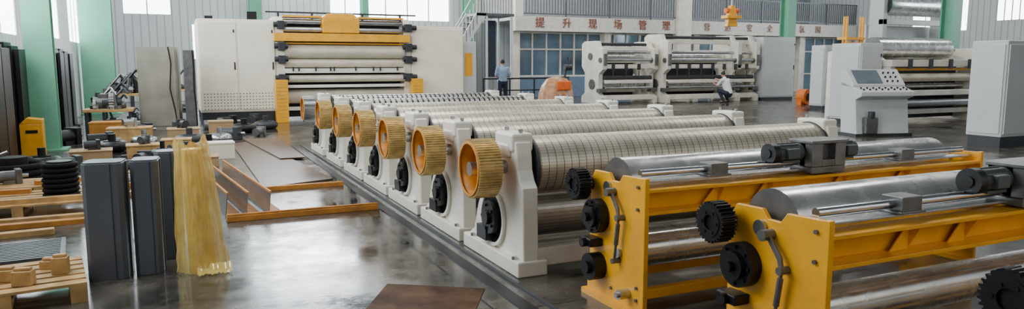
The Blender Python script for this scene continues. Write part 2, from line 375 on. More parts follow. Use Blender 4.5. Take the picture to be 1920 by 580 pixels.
face_cabinet('end_cabinet',m1,7.92,8.45,.3,1.6,.2,2.25,GREYW,1,False,.2)
B().box(8.05,8.3,.27,.3,1.2,1.9).obj('warning_panel',YEL,parent=m1)
fp=[(0,0),(1.8,0),(1.8,2.6),(1.2,2.85),(.2,2.85),(0,2.6)]
B().prism(fp,'x',2.5,2.72).prism(fp,'x',6.06,6.27).obj('main_frame',CREAM,parent=m1,bevel=.01,split='each')
B().box(2.45,6.2,-.16,-.0,2.18,2.40).box(2.6,6.1,-.05,.05,2.11,2.15).obj('cross_beam',YEL,parent=m1,bevel=.01,split='each')
B().box(3.75,4.75,-.14,.3,2.42,2.84).prism([(3.75,2.84),(4.75,2.84),(4.6,2.95),(3.9,2.95)],'y',-.05,.3).obj('gear_cover',YEL,parent=m1,bevel=.01)
B().box(2.72,3.75,.0,.12,2.83,2.88).box(4.75,6.06,.0,.12,2.83,2.88).obj('top_trim',YEL,parent=m1,split='each')
for z,r,y,mm,nm in ((2.72,.085,.15,STEEL,'top_roller'),(2.50,.075,.05,STEEL,'guide_roller'),(1.91,.19,.1,BEIGR,'coating_roller'),(1.59,.12,.1,BEIGR,'pressure_roller'),(1.17,.10,.0,BEIGR,'idler_roller'),(.68,.2,.2,BEIGR,'drive_roller')):
    B().cx(2.72,6.06,y,z,r,32).obj(nm,mm,parent=m1)
B().box(2.72,6.06,-.12,.1,1.32,1.45).box(2.72,6.06,-.1,.05,.92,1.0).box(2.72,6.06,0,.1,.3,.4).obj('cross_rail',WHITE,parent=m1,bevel=.01,split='each')
b=B()
for i,x in enumerate((2.9,3.05,3.5,3.9,4.0,4.6,5.1,5.3,5.8)): b.box(x,x+.04,-.15,-.12,1.38,1.49)
b.obj('nozzle',DARK,parent=m1,split='each')
B().box(2.72,6.06,.45,.55,.1,2.86).obj('rear_panel',BLK,parent=m1)  # added black sheet that gives the dark shade between the rollers
b=B()
for z in (2.62,2.05,1.7,1.2): b.next().box(2.55,2.72,-.22,0,z-.12,z+.1).cx(2.45,2.8,-.12,z,.07,14)
for z in (2.6,2.05,1.7,1.2): b.next().box(6.06,6.25,-.22,0,z-.12,z+.1).cx(6.0,6.4,-.12,z,.07,14)
b.obj('bearing_block',DARK,parent=m1,bevel=.01,split='group')
for x0 in (2.42,6.2):
    g=B().box(x0,x0+.32,-.35,-.05,.0,1.15).obj('guard_box',YEL,parent=m1,bevel=.01)
    b=B()
    for i in range(9): b.box(x0+.05,x0+.27,-.36,-.35,.15+i*.1,.165+i*.1)
    b.obj('louvre',GOLD,parent=g)
b=B().box(2.3,6.5,.2,.26,2.95,2.99)
for x in (2.6,3.5,4.9,6.0): b.box(x,x+.05,.2,.26,2.8,2.95)
b.obj('top_rail',DARK,parent=m1)
B().box(.8,1.0,.8,1.0,2.74,2.86).box(1.85,2.1,.5,.8,2.74,2.98).obj('roof_unit',BLK,parent=m1,split='each')
# ------------------------------------------------------------ open white roller machines
def open_machine(loc,W,label,Hh,mids=()):
    e=thing('winding_machine',label,'machine',loc,group="open white roller machines")
    poly=[(0,0),(1.6,0),(1.6,.25),(1.35,.4),(1.35,1.2),(1.6,1.45),(1.6,Hh-.1),(1.4,Hh),(.5,Hh),(.35,Hh-.25),(0,Hh-.3),(0,1.35),(.3,1.15),(.3,.4),(0,.25)]
    for x in (0,W-.2,*mids):
        sf=B().prism(poly,'x',x,x+.2).obj('side_frame',WHITE,parent=e,bevel=.015)
        B().box(x+.03,x+.17,-.07,0,1.5,1.95).cx(x-.05,x+.25,.15,1.7,.1,18).cx(x-.05,x+.25,.75,.75,.2,24).cx(x-.05,x+.25,.9,1.85,.14,20).box(x-.06,x+.25,.1,.35,.45,.6).obj('bearing_housing',GUNM,parent=sf,bevel=.01,split='each')
    for y,z,r,mm in ((.15,1.72,.07,STEEL),(.3,2.02,.06,STEEL),(.9,1.85,.14,ROLLS),(.2,1.02,.08,DARK),(.75,.75,.2,ROLLS),(.1,.62,.06,STEEL),(.6,Hh-.12,.06,DARK)):
        B().cx(.2,W-.2,y,z,r,24).obj('roller',mm,parent=e)
    B().box(.2,W-.2,.0,.1,1.38,1.54).box(.2,W-.2,.05,.2,.8,.93).box(.2,W-.2,.1,.2,.14,.34).box(.2,W-.2,.5,.66,Hh-.38,Hh-.2).box(.2,W-.2,1.3,1.4,.4,.7).box(.2,W-.2,1.35,1.45,1.6,1.9).obj('cross_beam',WHITE,parent=e,bevel=.01,split='each')
    b=B()
    for i in range(int((W-.4)/.6)): b.next().box(.4+i*.6,.52+i*.6,-.07,.0,1.32,1.56).cyl((.46+i*.6,-.04,.98),(.46+i*.6,-.04,1.3),.022,n=8)
    b.obj('slitter_head',DARK,parent=e,split='group')
    B().box(.2,W-.2,1.46,1.5,.1,1.7).obj('rear_guard',DARK,parent=e)
    return e
open_machine((15.0,24.0,0),2.6,"open white steel machine frame with dark fittings and rollers",2.45)
open_machine((17.75,23.6,0),4.8,"wide open white steel frame with several bare rollers",2.75,(3.6,))
cb=thing('control_cabinet','tall white enamelled cabinet with one closed door','cabinet',(22.7,23.6,0))
face_cabinet('body',cb,0,1.85,0,.9,.12,2.7,GREYW,1,True,.12)
# ------------------------------------------------------------ mezzanine office with sign
mz=thing('mezzanine_office','white two-storey office with glazed front and lettered fascia','building',(0,30,0))
B().box(14.1,35.9,0,.25,3.05,3.72).box(14.1,35.9,-.03,.0,3.05,3.12).obj('fascia',mat('fascia_panel',(206,204,196),.5),parent=mz)
B().box(14.1,35.9,.25,3.9,3.55,3.72).obj('deck',GREYW,parent=mz)
b=B()
for x in (14.1,19.0,21.6,24.4,28.2,31.8,35.5): b.box(x,x+.35,.26,.6,0,3.55)
b.obj('post',WHITE,parent=mz,split='each')
B().box(23.05,23.9,-.15,.25,0,9).box(14.1,14.5,0,.25,3.72,6.5).obj('upper_pillar',WHITE,parent=mz,split='each')
B().box(14.45,35.9,.62,.68,.0,3.05).obj('office_glazing',GLASS,parent=mz)
b=B(); x=14.45
while x<35.8:
    b.box(x,x+.06,.54,.62,0,3.05); x+=.75
for z in (.0,.95,2.2,2.97): b.box(14.45,35.9,.55,.62,z,z+.07)
b.obj('window_mullions',WHITE,parent=mz)
BGP=mat('blue_grey_panel',(104,126,150),.5)
B().box(14.5,16.4,.5,.54,0,.95).box(17.2,21.5,.5,.54,0,.95).obj('lower_panel',BGP,parent=mz,split='each')
b=B(); x=14.5
while x<35.8:
    b.box(x,x+.035,.05,.085,3.85,4.85); x+=.15
for z in (3.82,4.85): b.box(14.3,35.9,.04,.09,z,z+.05)
x=14.3
while x<35.8: b.box(x,x+.07,.03,.1,3.72,4.9); x+=2.4
b.obj('balcony_railing',RAILM,parent=mz)
B().box(14.1,35.9,3.6,3.7,3.72,9).obj('upper_partition',mat('upper_partition_panel',(160,164,168),.6),parent=mz)
def glyph(ch,x,z,size,y,parent,m):
    cu=bpy.data.curves.new('letter','FONT'); cu.body=ch; cu.size=size; cu.extrude=.02; cu.align_x='CENTER'; cu.align_y='CENTER'
    t=bpy.data.objects.new('tmp',cu); C.objects.link(t); bpy.context.view_layer.update()
    me=bpy.data.meshes.new_from_object(t.evaluated_get(bpy.context.evaluated_depsgraph_get())); bpy.data.objects.remove(t)
    me.materials.clear(); me.materials.append(m)
    o=bpy.data.objects.new('letter',me); C.objects.link(o); o.parent=parent; o.location=(x,y,z); o.rotation_euler=(pi/2,0,0); return o
def RX(px,Y):
    u=(px-960)/f; return Y*(.907*u+.4244)/(-.421*u+.9143)
for i,(ch,px) in enumerate(zip("提升现场管理营造安全氛围",(1012,1062,1110,1157,1203,1247,1323,1362,1402,1440,1500,1530))):
    glyph(ch,RX(px,30),3.42,.5 if i<6 else .42,-.025,mz,RED if i<6 else RED2)
# stair
st=thing('staircase','grey steel staircase and landing with white guard rails','staircase',(0,28.2,0))
B().box(11.5,13.2,0,1.5,3.55,3.66).obj('landing',RAILM,parent=st)
b=B()
for x in (11.9,13.05):
    for y in (.0,1.4): b.box(x,x+.08,y,y+.08,0,3.55)
b.obj('post',GREYW,parent=st,split='each')
B().prism([(9.2,0),(9.45,0),(11.9,3.55),(11.9,3.7),(11.5,3.7)],'y',0,.06).prism([(9.2,0),(9.45,0),(11.9,3.55),(11.9,3.7),(11.5,3.7)],'y',1.3,1.36).obj('stringer',GREYW,parent=st,split='each')
b=B()
for i in range(17): b.box(9.3+i*.14,9.58+i*.14,.06,1.3,.2+i*.205,.23+i*.205)
b.obj('treads',RAILM,parent=st)
b=B()
for i in range(14): x=11.5+i*.125; b.box(x,x+.025,0,.025,3.66,4.7)
b.box(11.5,13.2,0,.04,4.68,4.73)
for i in range(14): x=9.4+i*.16; z=.1+i*.235; b.box(x,x+.025,0,.025,z,z+1.1)
b.prism([(9.4,1.15),(9.4,1.2),(11.55,4.75),(11.55,4.7)],'y',0,.04)
b.obj('guard_rail',WHITE,parent=st)
B().box(12.1,12.6,.6,.66,1.0,3.4).obj('screen_panel',STAIR,parent=st)
# ------------------------------------------------------------ far equipment
e=thing('control_cabinet','tall grey-white electrical cabinet with closed doors','cabinet',(20.1,18,0))
face_cabinet('body',e,0,.9,0,.6,.12,2.2,GREYW,1,True,.12,True)
m3=thing('reel_machine','off-white machine carrying a large bright steel drum','machine',(0,13,0))
face_cabinet('side_cabinet',m3,15.75,16.55,0,.9,.14,2.1,GREYW,1,True,.14,True)
poly=[(-.2,0),(1.8,0),(1.8,1.9),(1.3,2.0),(.2,1.75),(-.2,1.5)]
B().prism(poly,'x',16.62,16.8).prism(poly,'x',20.1,20.3).obj('side_frame',WHITE,parent=m3,bevel=.01,split='each')
B().cx(16.9,19.8,.6,1.98,.30,48,0,1).obj('steel_drum',[ROLLS,GUNM],parent=m3)
B().cx(16.6,20.2,.6,1.98,.08,16).obj('drum_shaft',STEEL,parent=m3)
B().box(16.6,20.1,-.25,.2,1.5,1.68).box(16.6,20.1,-.25,.1,.74,.88).box(16.6,20.1,-.1,.2,.25,.38).box(16.6,20.1,.9,1.1,1.2,1.6).obj('cross_beam',WHITE,parent=m3,bevel=.01,split='each')
B().box(16.8,20.1,-.12,0,1.40,1.47).obj('yellow_trim',YEL,parent=m3)
for y,z,r,mm in ((-.1,1.22,.11,BEIGR),(.2,.98,.07,ROLLS),(-.15,.55,.1,STEEL)): B().cx(16.6,20.1,y,z,r,24).obj('roller',mm,parent=m3)
b=B()
for x in (17.2,18.0,18.8,19.6): b.box(x,x+.12,-.3,-.25,1.45,1.7)
b.obj('clamp',DARK,parent=m3,split='each')
B().box(16.6,20.1,.4,.45,.1,1.5).obj('rear_panel',DARK,parent=m3)
B().box(20.35,21.2,-.1,1.4,.0,2.0).obj('end_cover',WHITE,parent=m3,bevel=.02)
m4=thing('overhead_roll_stand','tall steel stand holding a large steel roll high up','machine',(23.6,18.6,0))
B().box(.0,.2,0,.6,0,4.4).box(3.4,3.6,0,.6,0,4.4).box(0,3.6,0,.2,3.0,3.2).box(0,3.6,.2,.6,4.2,4.4).box(0,3.6,.7,.8,0,3.0).obj('frame',GREYW,parent=m4,bevel=.01)
B().cx(.2,3.4,.2,3.72,.38,40,0,1).obj('steel_roll',[ROLLS,DARK],parent=m4)
cs=thing('operator_console','light grey operator console with sloped screen panel','control desk',(13.4,11.05,0),rot=math.radians(-14))
B().prism([(0,0),(.55,0),(.62,.95),(.62,1.2),(-.1,.98),(-.1,.88),(.1,.80)],'x',0,1.3).obj('desk_body',GREYW,parent=cs,bevel=.015)
B().prism([(.2,1.05),(.65,1.1),(.65,1.42),(.5,1.46),(.2,1.12)],'x',.0,1.3).obj('screen_housing',GREYW,parent=cs,bevel=.015)
B().prism([(.22,1.155),(.47,1.435),(.465,1.44),(.215,1.16)],'x',.12,.75).obj('screen',SCREEN,parent=cs)
b=B()
for i in range(8):
    for j in range(2): b.cyl((.12+i*.15,.0+j*.1,1.0+j*.03),(.12+i*.15,.0+j*.1,1.045+j*.03),.02,n=10)
for i in range(3):
    for j in range(3): b.cyl((.88+i*.13,.26+j*.08,1.19+j*.09),(.88+i*.13,.24+j*.08,1.215+j*.09),.02,n=10)
b.obj('button',BLK,parent=cs,split='each')
B().box(-.05,1.35,-.05,.6,0,.06).obj('plinth',DARK,parent=cs)
B().box(.15,.45,-.10,.06,.06,.42).obj('drive_unit',GUNM,parent=cs,bevel=.02)
B().cyl((.3,-.06,.42),(.3,-.06,.55),.07,n=18).obj('drive_motor',DARK,parent=cs)
for x in (14.05,15.2):
    e=thing('control_cabinet','grey-white electrical cabinet on a dark plinth','cabinet',(x,8.4,0),group='row of electrical cabinets')
    face_cabinet('body',e,0,1.08,0,.68,.2,2.02,GREYW,1,True,.2,True)
e=thing('chain_hoist','yellow chain hoist hanging from a steel chain','lifting gear',(RX(1368,22.2),22.2,3.0))
B().prism([(-.25,0),(.25,0),(.14,.56),(.07,.8),(-.07,.8),(-.18,.5)],'y',-.1,.1).box(-.35,.35,-.2,.2,.3,.42).obj('yellow_frame',YEL,parent=e,bevel=.01)
B().cx(-.3,.3,0,.6,.1,18).obj('cable_drum',ORNB,parent=e); B().cyl((0,0,.8),(0,0,ZC-3.0),.02,n=8).obj('chain',STEEL,parent=e)
ld=thing('yellow_step_ladder','yellow platform ladder with handrails beside the cabinets','ladder',(18.6,15.4,0))
b=B()
for x in (0,.7):
    b.next().path([(x,0,0),(x,.5,2.3),(x,.5,3.0)],.035); b.next().path([(x,1.1,0),(x,.6,2.3),(x,.6,3.0)],.035)
b.obj('side_rail',YEL,parent=ld,split='group')
b=B()
for i in range(9): b.box(0,.7,.02+i*.055,.14+i*.055,.2+i*.25,.23+i*.25)
b.box(-.05,.75,.45,.8,2.3,2.38).obj('step',YEL,parent=ld,split='each')
vb=thing('orange_blower','orange round blower housing with dark inlet','blower',(22.0,20.4,0),rot=.2)
B().cyl((0,0,.3),(0,.35,.3),.3,n=28).box(-.3,.5,.1,.3,0,.2).obj('housing',ORNB,parent=vb)
B().cyl((0,-.05,.3),(0,0,.3),.14,n=20).obj('inlet',BLK,parent=vb)
B().cyl((.4,.2,.35),(.9,.2,.35),.13,n=20).obj('motor',YEL,parent=vb)
wd=thing('wrapped_machine_part','bulky machine part wrapped in beige film and orange cloth','crate',(11.35,21.0,0))
b=B(); N=28; rings=[(0,.6),(.3,.62),(.6,.57),(.85,.5),(1.08,.34),(1.15,.1)]
vs=[];fs=[]
for k,(z,r) in enumerate(rings):
    for i in range(N):
        t=2*pi*i/N; rr=r*(1+.07*math.sin(5*t+k)+.04*math.sin(11*t)); vs.append((rr*math.cos(t),rr*.8*math.sin(t),z))
for k in range(len(rings)-1):
    for i in range(N): fs.append((k*N+i,k*N+(i+1)%N,(k+1)*N+(i+1)%N,(k+1)*N+i))
fs.append(tuple((len(rings)-1)*N+i for i in range(N)))
b.add(vs,fs,0,True); b.obj('film_wrap',CLEAR,parent=wd)
B().box(-.2,.3,-.5,-.38,.72,1.02).obj('orange_cloth',mat('orange_cloth',(226,100,30),.8),parent=wd,bevel=.04)
B().path([(.3,0,1.05),(.36,0,1.4),(.46,0,1.55),(.42,0,1.8)],.04).cyl((.3,0,1.45),(.55,0,1.45),.1,n=14).obj('crane_hook',DARK,parent=wd)
br=thing('safety_barrier','low black steel safety barrier on round feet','barrier',(0,25.4,0))
B().path([(10.6,0,1.0),(13.8,0,1.0)],.03).path([(10.6,0,.55),(13.8,0,.55)],.025).obj('rail',BLK,parent=br,split='each')
b=B()
for x in (10.6,11.7,12.75,13.8): b.next().cyl((x,0,0),(x,0,1.02),.03,n=10).cyl((x,0,0),(x,0,.03),.14,n=16)
b.obj('post',BLK,parent=br,split='group')
# ------------------------------------------------------------ people
def sph(b,p,r,n=12,k=8):
    vs=[];fs=[]
    for j in range(k+1):
        ph=pi*j/k
        for i in range(n): t=2*pi*i/n; vs.append((p.x+r[0]*math.sin(ph)*math.cos(t),p.y+r[1]*math.sin(ph)*math.sin(t),p.z+r[2]*math.cos(ph)))
    for j in range(k):
        for i in range(n): fs.append((j*n+i,j*n+(i+1)%n,(j+1)*n+(i+1)%n,(j+1)*n+i))
    b.add(vs,fs,0,True)
def capsules(name,caps,m,parent,vox=.014,ell=()):
    b=B()
    for p0,p1,r0,r1 in caps:
        p0=Vector(p0);p1=Vector(p1); b.cyl(p0,p1,r0,r1,14,0)
        for p,r in ((p0,r0),(p1,r1)): sph(b,p,(r,r,r))
    for p,r in ell: sph(b,Vector(p),r)
    o=b.obj(name,m,parent=parent); md=o.modifiers.new('remesh','REMESH'); md.mode='VOXEL'; md.voxel_size=vox; md.use_smooth_shade=True
    sm=o.modifiers.new('smooth','SMOOTH'); sm.iterations=4; sm.factor=.5
    return o
def person(loc,rot,J,shirt,trou,label):
    e=thing('person',label,'person',loc,rot)
    P={k:Vector(v) for k,v in J.items()}
    up=(P['head']-P['neck']).normalized()
    caps=[(P['pelvis'],P['chest'],.125,.15),(P['chest'],P['neck'],.12,.06),(P['neck'],P['head'],.055,.055)]
    for s in 'LR':
        caps+=[(P['chest']*.4+P['sh'+s]*.6,P['sh'+s],.07,.06),(P['sh'+s],P['el'+s],.05,.04),(P['el'+s],P['wr'+s],.038,.026),
               (P['hip'+s],P['kn'+s],.085,.055),(P['kn'+s],P['an'+s],.055,.036),(P['an'+s],P['to'+s],.038,.03)]
        w=P['wr'+s]; d=(w-P['el'+s]).normalized(); side=d.cross(Vector((0,1,0))).normalized() if abs(d.y)<.9 else Vector((1,0,0))
        palm=w+d*.07; caps+=[(w,palm,.026,.034)]
        for i,(o,l) in enumerate(((-.027,.06),(-.009,.07),(.009,.066),(.027,.052))):
            q=palm+side*o; k=q+d*l*.6; t=k+d*l*.4+Vector((0,.02,0)); caps+=[(q,k,.0095,.009),(k,t,.009,.008)]
        caps+=[(w+d*.02-side*.02,w+d*.055-side*.05,.012,.01),(w+d*.055-side*.05,w+d*.085-side*.055,.01,.009)]
    hd=P['head']+up*.06
    fw=Vector((0,1,0)); fw=(fw-up*fw.dot(up)).normalized()
    ell=[(hd,(.076,.092,.112)),(hd+fw*.095-up*.01,(.012,.018,.02)),(hd+fw*.08-up*.055,(.03,.012,.01))]
    for sx in (-1,1): ell.append((hd+Vector((sx*.078,0,0)),(.012,.02,.03)))
    capsules('body',caps,SKIN,e,.011,ell)
    capsules('hair',[],HAIR,e,.012,[(hd+up*.025-fw*.018,(.084,.092,.105))])
    b=B()
    for sx in (-1,1): b.q+=1; sph(b,hd+fw*.086+up*.012+Vector((sx*.03,0,0)),(.012,.008,.008))
    b.obj('eye',HAIR,parent=e,split='each')
    sc=[(P['pelvis']+Vector((0,0,.0)),P['chest'],.15,.172),(P['chest'],P['neck']-up*.02,.14,.085),(P['pelvis'],P['pelvis']*.85+P['chest']*.15,.155,.15)]
    for s in 'LR': sc+=[(P['chest']*.4+P['sh'+s]*.6,P['sh'+s],.09,.075),(P['sh'+s],P['sh'+s]*.15+P['el'+s]*.85,.072,.062)]
    capsules('shirt',sc,shirt,e,.018)
    tc=[(P['pelvis'],P['pelvis']-Vector((0,0,.05)),.15,.15)]
    for s in 'LR': tc+=[(P['hip'+s],P['kn'+s],.105,.08),(P['kn'+s],P['kn'+s]*.08+P['an'+s]*.92,.078,.062)]
    capsules('trousers',tc,trou,e,.018)
    for s in 'LR': capsules('shoe',[(P['an'+s]-Vector((0,.03,.035)),P['to'+s]-Vector((0,0,.005)),.042,.036)],SHOE,e,.014)
    return e
stand=dict(pelvis=(0,0,.95),chest=(0,.0,1.28),neck=(0,.01,1.47),head=(0,.03,1.55),
  shL=(-.19,0,1.40),elL=(-.25,.02,1.13),wrL=(-.14,.18,1.08),shR=(.19,0,1.40),elR=(.26,.0,1.13),wrR=(.16,.2,1.1),
  hipL=(-.09,0,.90),knL=(-.11,.03,.50),anL=(-.13,0,.10),toL=(-.15,.14,.045),hipR=(.09,0,.90),knR=(.12,.05,.50),anR=(.15,.03,.10),toR=(.18,.17,.045))
person((10.95,24.4,0),math.radians(-10),stand,SHIRTB,NAVY,'person in light blue shirt and navy trousers standing, back turned')
crouch=dict(pelvis=(0,0,.42),chest=(0,.17,.80),neck=(0,.24,1.0),head=(0,.28,1.08),
  shL=(-.19,.19,.92),elL=(-.24,.38,.70),wrL=(-.14,.60,.76),shR=(.19,.19,.92),elR=(.24,.42,.74),wrR=(.12,.62,.90),
  hipL=(-.1,0,.40),knL=(-.17,.36,.50),anL=(-.15,.12,.10),toL=(-.17,.27,.045),hipR=(.1,0,.40),knR=(.19,.38,.48),anR=(.16,.14,.10),toR=(.2,.29,.045))
person((19.95,22.5,0),math.radians(12),crouch,SHIRTW,NAVY,'person in white shirt crouching and reaching toward the machine')
# ------------------------------------------------------------ near clutter
def slate(loc,w,d,h,rot):
    e=thing('sheet_metal_duct','tall slate grey folded sheet metal duct standing upright','duct',loc,rot,group='standing slate grey ducts')
    c=.03
    poly=[(c,0),(w-c,0),(w,c),(w,d-c),(w-c,d),(c,d),(0,d-c),(0,c)]
    B().prism(poly,'z',0,h).obj('duct_body',DKGR,parent=e,bevel=.004)
    B().box(w*.72-.003,w*.72+.003,-.004,0,.0,h).box(-.006,0,d*.45,d*.5,0,h).box(w,w+.006,d*.5,d*.55,0,h).obj('folded_seam',DARK,parent=e,split='each')
    B().prism([(x*.94+w*.03,y*.94+d*.03) for x,y in poly],'z',h,h+.01).obj('end_cap',DKGR,parent=e)
slate((-.66,5.98,0),.27,.26,.87,math.radians(-8)); slate((-.345,6.0,0),.19,.25,.87,math.radians(-5)); slate((-.19,6.42,0),.17,.22,.88,math.radians(-8))
fl=thing('plastic_film_bundle','translucent yellow plastic film draped upright over a roll','plastic wrap',(.125,6.0,0))
N=140; K=60; vs=[];fs=[]
for k in range(K+1):
    t=k/K; z=1.0*t; r=.172-.062*t
    if t>.97: r*=.94
    for i in range(N):
        a=2*pi*i/N
        sq=1+.09*math.cos(4*a+.6)
        p=Vector((math.cos(a)*2.2,math.sin(a)*2.2,z*1.8))
        nz=abs(noise.noise(p*1.2))*.16+abs(noise.noise(p*2.6+Vector((3,1,7))))*.12+noise.noise(Vector((p.x*3,p.y*3,z*9)))*.03
        w=sq*(.95+nz)
        vs.append((r*w*math.cos(a)-.045*t,r*w*.85*math.sin(a),z+(.035*math.sin(2*a+1)+.02*math.sin(5*a))*t**4))
for k in range(K):
    for i in range(N): fs.append((k*N+i,k*N+(i+1)%N,(k+1)*N+(i+1)%N,(k+1)*N+i))
B().add(vs,fs,0,True).obj('film_sheet',FILM,parent=fl)
B().cyl((0,0,0),(-.045,0,.95),.10,.07,n=28).obj('roll_core',mat('core_card',(240,190,80),.5,0,.2,6),parent=fl)
vs=[];fs=[];n=20
for i in range(n+1):
    x=-.05+.25*i/n
    for j in range(6): vs.append((x,-.12-.026*j-.02*math.sin(i*.9),.012+.05*max(0,1-j/3)+.012*abs(math.sin(i*1.3+j))))
for i in range(n):
    for j in range(5): fs.append((i*6+j,i*6+j+1,(i+1)*6+j+1,(i+1)*6+j))
B().add(vs,fs,0,True).obj('film_skirt',FILM,parent=fl)
B().box(0,1.55,0,.12,0,.06).box(0,1.55,.005,.03,.06,.08).obj('timber_beam',TIMB,loc=(.4,7.68,0),bevel=.006,label='orange timber beam lying flat on the concrete floor',cat='timber')
for i,(x,y) in enumerate(((.42,7.95),(.62,7.9),(.84,7.86))):
    e=thing('angle_profile','long folded steel angle lying with its ridge upward','steel profile',(x,y,0),rot=math.radians(6),group='folded steel angle profiles')
    B().prism([(-.02,0),(-.012,0),(.012,.24),(.006,.24)],'y',0,2.9).obj('upright_flange',[GUNM,STEEL,STEEL][i],parent=e)
    B().prism([(-.01,0),(.15,0),(.15,.006),(-.01,.006)],'y',0,2.9).obj('flat_flange',TIMB,parent=e)
    B().box(.0,.02,0,2.9,.24,.26).obj('timber_edge',TIMB,parent=e)
B().prism([(0,0),(.95,.35),(.45,6.0),(.0,5.6)],'z',0,.02).obj('plywood_sheet',PLY,loc=(.95,9.6,0),label='large brown film-faced plywood sheet flat on the floor',cat='board')
B().prism([(0,0),(.4,0),(.4,3.4),(-.3,3.6)],'z',0,.02).obj('plywood_sheet',PLY,loc=(1.5,12.3,.021),label='narrow brown plywood sheet overlapping the larger sheet',cat='board')
B().box(0,.95,0,.1,0,.05).box(0,.95,.005,.025,.05,.055).obj('timber_beam',TIMB,loc=(.98,9.4,0),bevel=.006,label='short brown timber along the edge of plywood sheet',cat='timber')
B().prism([(0,0),(.62,-.35),(1.0,.30),(.40,.70)],'z',0,.006).obj('trench_cover',mat('checker_plate_dark',(84,62,44),.7,.0,.45,4,spec=.1),loc=(.92,4.3,0),label='worn brown steel trench cover plate flush in floor',cat='floor plate')
def pallet(loc,rot,w=1.2,d=.9):
    e=thing('wooden_pallet','pale plywood shipping pallet on the floor','pallet',loc,rot,group='wooden pallets')
    b=B()
    for i in range(6): b.box(0,w,i*(d-.1)/5,i*(d-.1)/5+.1,.115,.135)
    b.obj('deck_board',WOOD,parent=e,bevel=.002,split='each')
    b=B()
    for x in (0,w/2-.05,w-.1):
        b.next()
        for y in (0,d/2-.05,d-.1): b.box(x,x+.1,y,y+.1,.02,.1)
        b.box(x,x+.1,0,d,.1,.115); b.box(x,x+.1,0,d,0,.02)
    b.obj('runner',WOOD,parent=e,split='group'); return e
def crate(loc,w,d,h,m,label,rot=0,name='wooden_box',cat='box'):
    e=thing(name,label,cat,loc,rot)
    B().box(0,w,0,d,0,h*.9).obj('box_body',m,parent=e,bevel=.004)
    B().box(-.01,w+.01,-.01,d+.01,h*.9,h).obj('box_lid',m,parent=e,bevel=.003)
pallet((-1.55,5.35,0),math.radians(8),.95,.8)
for x,y,w,h in ((-1.05,5.55,.12,.1),(-1.2,5.72,.14,.08),(-.85,5.75,.1,.12),(-1.35,5.55,.1,.1),(-.95,5.95,.16,.06)):
    B().box(0,w,0,.09,0,h).box(.01,w-.01,.02,.07,h,h+.02).obj('wood_block',WOOD,loc=(x,y,.135),rot=random.uniform(-.4,.4),bevel=.006,label='small pale offcut wood block on the pallet',cat='wood block',group='offcut blocks on pallet')
e=thing('drain_grating','grey galvanised steel floor grating sheet lying flat','grating',(-2.0,6.7,0),rot=.1)
b=B()
for i in range(12): b.box(0,1.1,i*.06,i*.06+.03,0,.03)
b.obj('bars',RAILM,parent=e); B().box(0,.03,0,.7,0,.035).box(1.07,1.1,0,.7,0,.035).obj('edge_bar',RAILM,parent=e,split='each')
pallet((-2.35,8.75,0),math.radians(3),1.6,1.0); pallet((-2.3,10.1,0),0,1.5,.75)
for i,(x,y,z,r) in enumerate(((-2.3,8.45,0,.05),(-2.2,8.2,0,.03),(-2.35,8.85,.135,.04),(-2.35,9.6,.135,-.02),(-1.9,7.75,0,.12),(-1.6,10.2,.135,.2),(-.65,9.7,0,.5),(-.75,10.5,0,-.12))):
    B().box(0,1.4 if i<3 else .8,0,.1,0,.05).box(.0,.02,.01,.09,.05,.055).obj('timber_plank',TIMB if i%2 else WOOD,loc=(x,y,z),rot=r,bevel=.004,label='narrow rough sawn timber plank',cat='timber',group='loose planks')
def torus(b,z,R,r,n=28,k=8,m=0,c=(0,0)):
    b.q+=1
    vs=[(c[0]+math.cos(2*pi*i/n)*(R+r*math.cos(2*pi*j/k)),c[1]+math.sin(2*pi*i/n)*(R+r*math.cos(2*pi*j/k)),z+r*math.sin(2*pi*j/k)) for i in range(n) for j in range(k)]
    b.add(vs,[(i*k+j,((i+1)%n)*k+j,((i+1)%n)*k+(j+1)%k,i*k+(j+1)%k) for i in range(n) for j in range(k)],m,True)
sp=thing('cable_spool','black coil of ribbed cable standing on a pallet','cable spool',(-1.2,9.2,.135))
b=B()
for i in range(7): torus(b,.03+i*.055,.155,.026)
b.obj('coils',RUBR,parent=sp); B().cyl((0,0,0),(0,0,.4),.12,n=20).obj('spool_core',BLK,parent=sp)
B().path([(0,0,0),(.06,.0,.25),(.2,.05,.55),(.35,.1,.72),(.5,.12,.78)],.012,8).obj('bent_steel_rod',STEEL,loc=(-1.95,7.9,0),label='thin bent steel rod rising from the floor',cat='rod')
e=thing('hose_reel','black coiled rubber hose lying beside the boards','hose',(-2.05,11.6,0))
b=B()
for i in range(3): torus(b,.05+i*.08,.40-.03*i,.05)
b.obj('hose_coil',RUBR,parent=e); B().cyl((0,0,0),(0,0,.34),.18,n=20).obj('reel_core',BLK,parent=e)
mk=[(-.05,12.0,.6,.45,.16,CARD,'low cardboard carton beside wooden boxes'),
(-1.6,13.4,.6,.45,.18,CARD,'brown carton holding parts on the floor'),(-.8,13.6,.5,.45,.22,WOOD,'pale plywood box with closed lid'),(.45,12.9,.4,.35,.28,CREAM,'cream carton with taped lid'),
(-1.3,16.4,.8,.5,.3,WOOD,'long pale wooden crate beside parts'),(-.2,16.3,.6,.5,.25,CARD,'brown cardboard carton stacked near crates'),(.6,16.8,.5,.4,.35,CARD,'brown cardboard carton with flat lid'),(-1.7,17.5,.7,.5,.35,TIMB,'orange timber packing crate with lid'),(-.3,14.6,.5,.4,.2,WOOD,'low pale timber tray box')]
for x,y,w,d,h,m,l in mk: crate((x,y,0),w,d,h,m,l,random.uniform(-.08,.08))
pallet((-.95,10.9,0),.03,1.3,.8)
